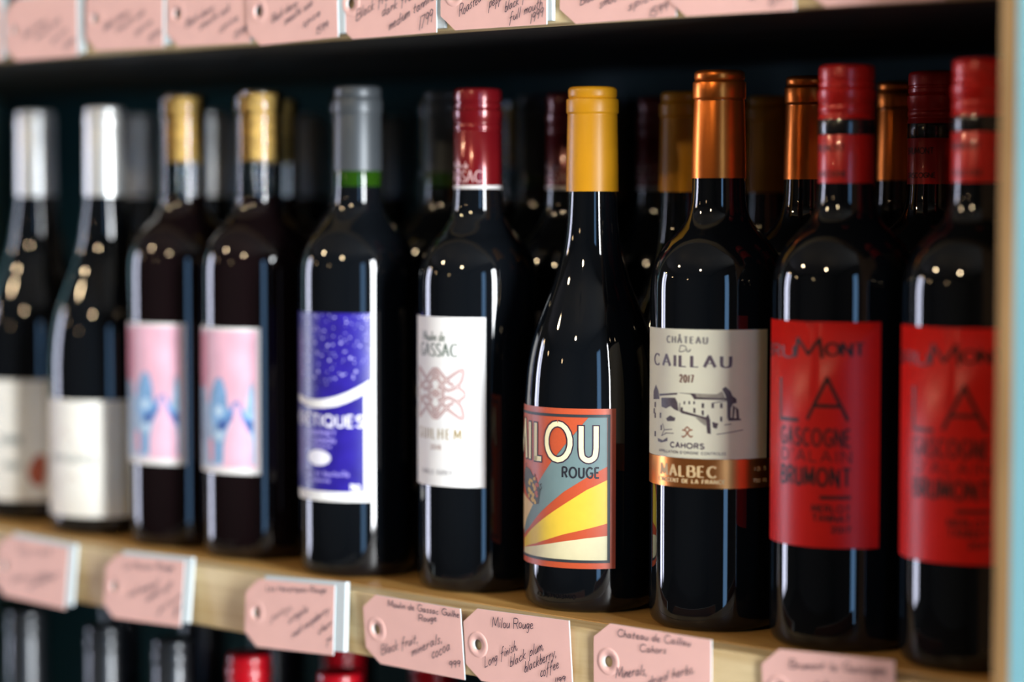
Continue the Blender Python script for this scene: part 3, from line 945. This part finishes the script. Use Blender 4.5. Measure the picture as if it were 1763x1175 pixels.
# --- corked clear-necked bottles with pink labels ---------------------------------------------
b = Bottle(446, 250, 37.8, 'corked bottle with pink watercolour label beside the purple label bottle', GRP)
R = b.R
rt = b.root
lathe('bottle_body', [p for p in bordeaux(R, 302, neck=14.2, sh=184) if p[1] < 236] + [(14.6, 233), (0, 233)], M['wine_glass_red'], rt)
lathe('clear_neck', [(15.1, 233), (14.9, 240), (14.7, 285), (14.9, 288), (15.9, 289), (16.1, 292), (16.0, 298), (15.2, 301), (13.6, 302), (11.4, 301.5), (11.2, 298)], M['clear_glass'], rt)
lathe('cork', [(0, 257), (11.6, 257), (11.9, 257.6), (11.9, 299.4), (11.6, 300), (0, 300)], M['cork'], rt)
f = lambda x, y: (200 + x / 4.05, 540 + y / 4.05)
s_r, z_t = b.at(*f(1004, 102))
_, z_b = b.at(*f(975, 1126))
lab = wrapped('front_label', [rect(-s_r, s_r, z_b, z_t)], R, 0.12, M['paper_white'], rt)
e = 2.0
wrapped('pink_field', [rect(-s_r + e, s_r - e, z_b + e * 2, z_t - e)], R, 0.17, M['paper_pink'], lab)
hw = s_r


def pk(pts, m, off, mirror=False):
    ps = [b.poly(pts, f)]
    if mirror:
        ps.append([(-p[0], p[1]) for p in ps[0]])
    wrapped('watercolour', ps, R, off, m, lab)


pk([(590, 140), (640, 140), (650, 400), (630, 520), (600, 500), (585, 400)], ink(216, 130, 152, 0.1, 60), 0.2)
pk([(660, 560), (690, 470), (715, 440), (745, 470), (770, 560), (775, 640), (800, 690), (780, 760), (750, 800), (740, 1040), (690, 1050), (680, 800), (655, 700)], ink(120, 164, 206, 0.25, 90), 0.22)
pk([(905, 700), (918, 560), (930, 480), (945, 478), (955, 600), (958, 1040), (940, 1050), (945, 900), (925, 800), (890, 720)], ink(158, 196, 226, 0.2, 90), 0.22)
pk([(594, 480), (625, 520), (650, 700), (680, 900), (684, 1045), (640, 1040), (610, 900), (594, 700)], ink(150, 176, 206, 0.2, 90), 0.20)
pk([(594, 640), (650, 620), (700, 560), (760, 600), (780, 700), (800, 760), (770, 850), (752, 940), (750, 1060), (594, 1060)], ink(176, 196, 220, 0.12, 70), 0.185)
pk([(880, 720), (915, 640), (930, 520), (962, 520), (972, 800), (972, 1060), (944, 1060), (944, 900), (925, 830)], ink(186, 208, 228, 0.12, 70), 0.185)
pk([(648, 880), (670, 860), (682, 920), (680, 1030), (655, 1030)], ink(226, 150, 168, 0.1, 60), 0.24)
pk([(700, 780), (725, 740), (770, 735), (795, 690), (805, 640), (825, 610), (860, 612), (880, 660), (900, 720), (950, 750), (955, 830), (930, 840), (900, 780), (880, 740), (790, 760), (760, 810), (720, 830)], ink(88, 128, 186, 0.3, 120), 0.26)
pk([(722, 770), (745, 752), (775, 765), (770, 800), (735, 812)], ink(44, 74, 146, 0.2, 120), 0.28)
pk([(915, 752), (935, 745), (954, 756), (954, 815), (932, 812)], ink(50, 78, 148, 0.2, 120), 0.28)
pk([(690, 680), (715, 640), (740, 650), (745, 700), (715, 720)], ink(196, 220, 236, 0.1, 90), 0.28)
pk([(690, 840), (715, 810), (742, 830), (740, 880), (710, 900)], ink(190, 214, 230, 0.1, 90), 0.28)
pk([(828, 640), (842, 628), (855, 640), (872, 720), (900, 790), (930, 840), (945, 910), (946, 1062), (752, 1062), (754, 920), (770, 850), (800, 780), (818, 710)], ink(232, 182, 202, 0.06, 60), 0.32)
rows_behind(b, 4, 0.084, 'corked bottle behind the pink label next to purple', GRP)
c = copy_tree(b.root)
P = on_plane(316, 250, 1, ROW_Y + 0.002)
c.location = (P.x, ROW_Y + 0.002, 0)
c.rotation_euler = (0, 0, R_(2))
c['label'] = 'corked bottle with pink watercolour label beside the ivory label bottle'
b2 = Bottle(0, 0, R, '', GRP, x=P.x)
bpy.data.objects.remove(b2.root)
b2.root = c
rows_behind(b2, 4, 0.084, 'corked bottle behind the pink label next to ivory', GRP)

# --- silver capped burgundy bottles -------------------------------------------------------------
for k in range(2):
    if k == 0:
        b = Bottle(181, 250, 40.0, 'bottle with silver cap and plain ivory label beside the pink label', GRP, y=ROW_Y + 0.003)
    else:
        b = Bottle(62, 250, 40.0, 'bottle with silver cap and ivory label with a rust red blot', GRP, y=ROW_Y + 0.014)
    R = b.R
    rt = b.root
    lathe('bottle_body', burgundy(R) + [(13.4, 285), (0, 285)], M['wine_glass'], rt)
    foil('silver_cap', M['silver'], rt, 234, 296, r0=14.6, r1=14.3, band=(-13, -6), rb=14.6, rt=14.1)
    f = lambda x, y: (x / 3.917, 700 + y / 3.917)
    yt, yb = ((-38, 752) if k == 0 else (-176, 640))
    cx = 181 * 3.917 if k == 0 else 62 * 3.917
    z_t = b.at(*f(cx, yt))[1]
    z_b = b.at(*f(cx, yb))[1]
    lab = wrapped('front_label', [rect(deg(R, -85), deg(R, 88), z_b, z_t)], R, 0.12, M['paper_ivory'], rt)
    gi = ink(176, 180, 176)
    if k == 0:
        wrapped('lettering', ribbons(b.line('BERGERIE', f, 360, 650, 372, 40, gap=0.25), 1.2), R, 0.2, ink(150, 156, 152), lab)
        wrapped('label_sketch', ribbons([catmull(b.poly(p, f), 5) for p in ([(370, 270), (410, 180), (440, 150), (470, 200), (520, 290), (560, 310)], [(370, 480), (390, 520), (400, 560)], [(450, 500), (500, 470), (520, 510)])], 1.0), R, 0.2, ink(206, 190, 180), lab)
    else:
        wrapped('lettering', ribbons(b.line('DOMAINE', f, 10, 150, 250, 46, gap=0.2) + b.line('ROUGE', f, 30, 140, 420, 40, gap=0.2), 1.3), R, 0.2, ink(140, 148, 146), lab)
        wrapped('rust_blot', [catmull(b.poly([(190, 470), (200, 400), (235, 345), (275, 320), (310, 345), (312, 460), (290, 530), (235, 535), (190, 470)], f), 4)[:-1]], R, 0.2, ink(176, 84, 48, 0.2, 80), lab)
    rows_behind(b, 4, 0.093, 'silver capped bottle lined up behind the %s' % ('plain ivory label' if k == 0 else 'rust blot label'), GRP)

# --- bottles on the shelf below -------------------------------------------------------------------
LOW = -(OPEN + TH)
GL = 'wine bottles on the lowest shelf'
lows = [(-0.546, 'dark_cap', 'dark grey capsule', 'tag hung at the far left shelf end'), (-0.452, 'dark_cap', 'dark grey capsule', 'bare pine between the tags'), (-0.377, 'dark_cap', 'dark grey capsule', 'neighbouring scarlet one'),
        (-0.299, 'bright_red', 'scarlet capsule', 'neighbouring dark grey one'), (-0.211, 'bright_red', 'scarlet capsule', 'tag with a wide white card'), (-0.118, 'red_cap', 'maroon capsule', 'knot bottle tag')]
low_labels = ['bottle with dark grey capsule on lowest shelf farthest from the blue upright',
              'bottle with dark grey capsule on lowest shelf between two dark grey ones',
              'bottle with dark grey capsule on lowest shelf next to a scarlet one',
              'bottle with scarlet capsule on lowest shelf next to a dark grey one',
              'bottle with scarlet capsule on lowest shelf next to a maroon one',
              'bottle with maroon capsule on lowest shelf next to a scarlet one']
proto = None
for (x, m, what, _), lb in zip(lows, low_labels):
    b = Bottle(0, 0, 36.2, lb, GL, x=x, z=LOW)
    R = b.R
    lathe('bottle_body', bordeaux(R, 298, sh=180) + [(13.4, 285), (0, 285)], M['wine_glass'], b.root)
    foil('capsule', M[m], b.root, 238, 297, r0=15.2, r1=14.6, band=(-16, -8), rb=15.2, rt=14.5)
    wrapped('front_label', [rect(deg(R, -60), deg(R, 60), 50, 130)], R, 0.12, M['paper_ivory'], b.root)
    rows_behind(b, 3, 0.085, lb.replace('bottle with ', '').replace('capsule on', 'capsule bottle on'), GL, jit=0.0)

# ------------------------------------------------------------------ price tags
TW, THH = 0.0805, 0.0415


def tag_mesh():
    w, h, c, d = TW / 2, THH / 2, 0.0115, 0.0085
    outer = [(-w, h - d), (-w + c, h), (w, h), (w, -h), (-w + c, -h), (-w, -h + d)]
    hx, hr = -w + 0.0105, 0.0031
    bm = bmesh.new()
    vo = [bm.verts.new((x, 0, z)) for x, z in outer]
    vi = [bm.verts.new((hx + hr * math.cos(2 * math.pi * i / 20), 0, hr * math.sin(2 * math.pi * i / 20))) for i in range(20)]
    ed = [bm.edges.new((vo[i], vo[(i + 1) % 6])) for i in range(6)] + [bm.edges.new((vi[i], vi[(i + 1) % 20])) for i in range(20)]
    bmesh.ops.triangle_fill(bm, edges=ed, use_beauty=True)
    r = bmesh.ops.extrude_face_region(bm, geom=bm.faces[:])
    for v in [g for g in r['geom'] if isinstance(g, bmesh.types.BMVert)]:
        v.co.y += 0.0007
    bmesh.ops.recalc_face_normals(bm, faces=bm.faces[:])
    me = bpy.data.meshes.new('price_tag')
    bm.to_mesh(me)
    bm.free()
    me.materials.append(M['tag_pink'])
    me.materials.append(M['card_white'])
    for p in me.polygons:
        if abs(p.normal.y) < 0.5:
            p.material_index = 1
    return me, hx


TAG_ME, HOLE_X = tag_mesh()


def ring_mesh():
    bm = bmesh.new()
    prof = [(0.0031, 0.0), (0.0032, -0.00035), (0.0068, -0.00035), (0.0073, -0.0002), (0.0076, 0.0)]
    n = 32
    rg = [[bm.verts.new((HOLE_X + r * math.cos(2 * math.pi * i / n), y, r * math.sin(2 * math.pi * i / n))) for i in range(n)] for r, y in prof]
    for a, c in zip(rg, rg[1:]):
        for i in range(n):
            bm.faces.new((a[i], a[(i + 1) % n], c[(i + 1) % n], c[i]))
    bmesh.ops.recalc_face_normals(bm, faces=bm.faces[:])
    me = bpy.data.meshes.new('hole_ring')
    bm.to_mesh(me)
    bm.free()
    for p in me.polygons:
        p.use_smooth = True
    me.materials.append(M['tag_pink'])
    return me


RING_ME = ring_mesh()


def price_tag(label, cx, cz, rot, tilt, back, lines, group, penw=0.00042):
    """cx, cz in mm on the trim face; back=(right overhang mm, up mm, thickness mm) of the white card"""
    t = (back[2] if back else 0.3) / 1000
    lean = abs(math.sin(R_(tilt))) * THH / 2
    o = bpy.data.objects.new('price_tag', TAG_ME)
    COL.objects.link(o)
    o.location = (cx / 1000, -0.0010 - t - lean, cz / 1000)
    o.rotation_euler = (R_(tilt), -R_(rot), 0)
    tag(o, label, 'price tag', group)
    ri = bpy.data.objects.new('hole_ring', RING_ME)
    COL.objects.link(ri)
    ri.parent = o
    if back:
        ov, up, th = back[0] / 1000, back[1] / 1000, back[2] / 1000
        box_obj('backing_card', (-TW / 2 + 0.014 + ov * 0.3, TW / 2 + ov, 0.0007, 0.0007 + th, -THH / 2 + max(up, 0.0015), THH / 2 + up), M['card_white'], o, 0.0002)
    mw = Matrix.Translation(o.location) @ o.rotation_euler.to_matrix().to_4x4()
    inv = mw.inverted()
    lc, ld0 = inv @ CAM, inv.to_3x3()
    pls = []
    for s, x0, y0, x1, y1, h in lines:
        def loc(px, py):
            d = ld0 @ ray(px, py)
            tt = -lc.y / d.y
            q = lc + d * tt
            return q.x, q.z
        a, c_ = loc(x0, y0), loc(x1, y1)
        hh = h / 3.05 / 1000
        pls += lay_text(s, a[0], c_[0], a[1], c_[1], hh, gap=0.11, slant=0.12, wob=0.05)
    pls = [[p for p in pl if abs(p[0]) < TW / 2 - 0.0008 and abs(p[1]) < THH / 2 - 0.0006] for pl in pls]
    polys = ribbons([p for p in pls if len(p) > 1], penw)
    if polys:
        bm = bmesh.new()
        for p in polys:
            bm.faces.new([bm.verts.new((x, -0.00045, z)) for x, z in p])
        link_mesh('handwriting', bm, M['pen'], o)
    return o


def crop(ox, oy, sc, items):
    return [(s, ox + x0 / sc, oy + y0 / sc, ox + x1 / sc, oy + y1 / sc, h / sc) for s, x0, y0, x1, y1, h in items]


GT = 'pink price tags on the shelf edges'
T5 = crop(790, 1035, 8.39, [('Milou Rouge', 490, 385, 1080, 405, 150), ('Long finish,', 385, 965, 850, 705, 150), ('black plum,', 745, 960, 1225, 705, 150),
                            ('blackberry,', 955, 1045, 1410, 800, 150), ('coffee', 1185, 1110, 1450, 965, 150), ('1199', 1395, 1195, 1545, 1165, 75)])
T4 = crop(600, 1010, 7.12, [('Moulin de Gassac Guilhem', 490, 245, 1410, 390, 85), ('Rouge', 868, 425, 1085, 430, 85), ('Black fruit,', 410, 840, 850, 690, 130),
                            ('minerals,', 785, 855, 1150, 680, 125), ('cocoa', 1030, 890, 1250, 775, 140), ('999', 1240, 1010, 1375, 985, 85)])
T6 = crop(1000, 1060, 7.05, [('Chateau de Caillau', 450, 255, 1330, 375, 88), ('Cahors', 720, 440, 1040, 465, 85), ('Minerals,', 430, 770, 800, 720, 125), ('dried herbs,', 820, 860, 1380, 690, 110)])
T7 = crop(1300, 950, 3.807, [('Brumont la Gascogne', 230, 765, 860, 805, 52), ('Dark fruit,', 300, 960, 480, 900, 60)])
T3 = crop(300, 1000, 3.833, [('Les Heretiques Rouge', 612, 68, 1005, 82, 42), ('juicy,', 640, 270, 780, 190, 62), ('simple', 755, 290, 885, 205, 58), ('red raspberry', 780, 385, 1025, 205, 55), ('cherry', 955, 360, 1065, 280, 55), ('799', 1000, 450, 1070, 390, 50)])
T2 = crop(0, 775, 2.937, [('Le Rosier Rouge', 630, 600, 880, 610, 40), ('red mineral', 650, 750, 800, 690, 50), ('violets soft', 740, 770, 870, 700, 50), ('plum', 800, 830, 930, 740, 45), ('899', 880, 850, 930, 800, 40)])
T1 = crop(0, 775, 2.937, [('Syrah', 90, 520, 260, 540, 60), ('cherry, spice', 60, 670, 250, 640, 50), ('pepper', 150, 700, 300, 640, 45)])
tagsL = [
    ('pink price tag with white card behind it, under the rust blot bottle', -444, -21, -1.2, -5, (5.5, 3, 2.5), T1),
    ('tilted pink price tag with white card behind it, under the pink watercolour labels', -322, -20, 2.0, -7, (6.0, 3, 2.5), T2),
    ('tilted pink price tag with a wide white card showing, below the purple label bottle', -181, -20.5, 3.0, -5, (8.5, 2.5, 3.5), T3),
    ('pink price tag handwritten black fruit, minerals, cocoa, below the knot label bottle', -77.5, -20.0, -0.2, 5.5, None, T4),
    ('pink price tag handwritten long finish, black plum, below the sunburst label bottle', 4.0, -18.2, 1.2, 3.5, None, T5),
    ('pink price tag handwritten minerals and herbs, below the copper capsule bottle', 100, -16.0, -0.2, 0.5, None, T6),
    ('pink price tag nearest the blue upright on the middle shelf, below a red label', 213.5, -14.0, 2.6, 0.5, None, T7),
]
for lb, cx, cz, rot, tilt, back, ln in tagsL:
    price_tag(lb, cx, cz, rot, tilt, back, ln, GT)
U5 = crop(560, 0, 4.4075, [('Black fruit', 240, 160, 520, -30, 85), ('dark fruit', 435, 130, 700, -30, 80), ('medium tannins', 488, 232, 830, -2, 80), ('1799', 715, 228, 815, 165, 95)])
U6 = crop(560, 0, 4.4075, [('Roasted', 1020, 130, 1185, 10, 85), ('pepper,', 1245, 65, 1400, -40, 80), ('black fruit', 1365, 95, 1600, -50, 75), ('full mouth', 1400, 170, 1650, 50, 75), ('1999', 1560, 180, 1655, 125, 70)])


def scrawl(x0, x1, yb):
    """three lines of small writing, sloping up, for a tag whose foot runs x0..x1 at height yb in the photograph"""
    w = x1 - x0
    return [('Black cherry', x0 + .22 * w, yb - 32, x0 + .55 * w, yb - 62, 15), ('smooth oak', x0 + .38 * w, yb - 28, x0 + .75 * w, yb - 62, 15),
            ('spice', x0 + .62 * w, yb - 24, x0 + .85 * w, yb - 46, 14), ('1599', x0 + .8 * w, yb - 12, x0 + .95 * w, yb - 24, 13)]


tagsU = [
    ('pink price tag at the far end of the upper shelf edge from the blue upright', -515.5, 347, 0.5, 0, (4, 2, 2), []),
    ('pink price tag second from the far end of the upper shelf edge', -429.5, 346.4, 0.6, 0, (4.5, 2, 2.5), scrawl(15, 134, 100)),
    ('pink price tag third from the far end of the upper shelf edge', -340.5, 349, -0.6, 0, (4.5, 2, 2.5), scrawl(150, 283, 86)),
    ('pink price tag fourth from the far end of the upper shelf edge', -257.5, 348.2, -0.4, 0, (2.5, 2, 2), scrawl(290, 432, 80)),
    ('pink price tag fifth from the far end of the upper shelf edge', -179, 346.6, 1.6, 0, (5.5, 2, 3), scrawl(440, 572, 72)),
    ('pink price tag on the upper shelf edge handwritten medium tannins 17.99', -98.5, 346.4, 0.6, 0, (6, 2.2, 2), U5),
    ('pink price tag on the upper shelf edge handwritten Roasted, price 19.99', -14, 347.2, 0.0, 0, (3.5, 2, 2.5), U6),
    ('pink price tag on the upper shelf edge between the 19.99 tag and another', 74, 346.8, 0.4, 0, None, scrawl(955, 1160, 42)),
    ('pink price tag on the upper shelf edge next to last before the blue upright', 150.5, 346.6, -0.3, -1, None, scrawl(1170, 1363, 24)),
    ('pink price tag nearest the blue upright on the upper shelf edge', 237, 347.2, 0.3, 0, None, scrawl(1372, 1590, 4)),
]
for lb, cx, cz, rot, tilt, back, ln in tagsU:
    price_tag(lb, cx, cz, rot, tilt, back, ln, GT)

# ------------------------------------------------------------------ pendant lamps in the shop
LAMPS = [(0.28, -2.0, 1.22, 'over the aisle facing the sunburst bottle'), (-1.29, -1.55, 1.22, 'over the aisle near the far shelf end'), (-1.16, -4.35, 1.18, 'near the wall opposite the shelves'), (-3.9, -1.7, 1.2, 'beside the tall left windows'),
         (-3.6, -3.2, 1.2, 'between the left windows and the opposite wall')]
for x, y, z, where in LAMPS:
    lp = empty('pendant_lamp', (x, y, CZ))
    tag(lp, 'black pendant lamp with a bare glowing globe %s' % where, 'lamp', 'pendant lamps')
    h = CZ - z
    lathe('ceiling_rose', [(0, -25), (40, -25), (50, -18), (52, 0), (0, 0)], M['lamp_metal'], lp, seg=32)
    lathe('cord', [(3, -h * 1000 + 90), (3, -24)], M['lamp_metal'], lp, seg=10)
    lathe('socket', [(0, -h * 1000 + 38), (20, -h * 1000 + 40), (24, -h * 1000 + 60), (16, -h * 1000 + 95), (0, -h * 1000 + 97)], M['lamp_metal'], lp, seg=32)
    lathe('globe', [(0, -h * 1000 - 45)] + [(45 * math.sin(R_(a)), -h * 1000 - 45 * math.cos(R_(a))) for a in range(12, 169, 12)] + [(0, -h * 1000 + 45)], M['lamp_glow' if y > -2.5 and x > -2 else 'lamp_dim'], lp, seg=32)
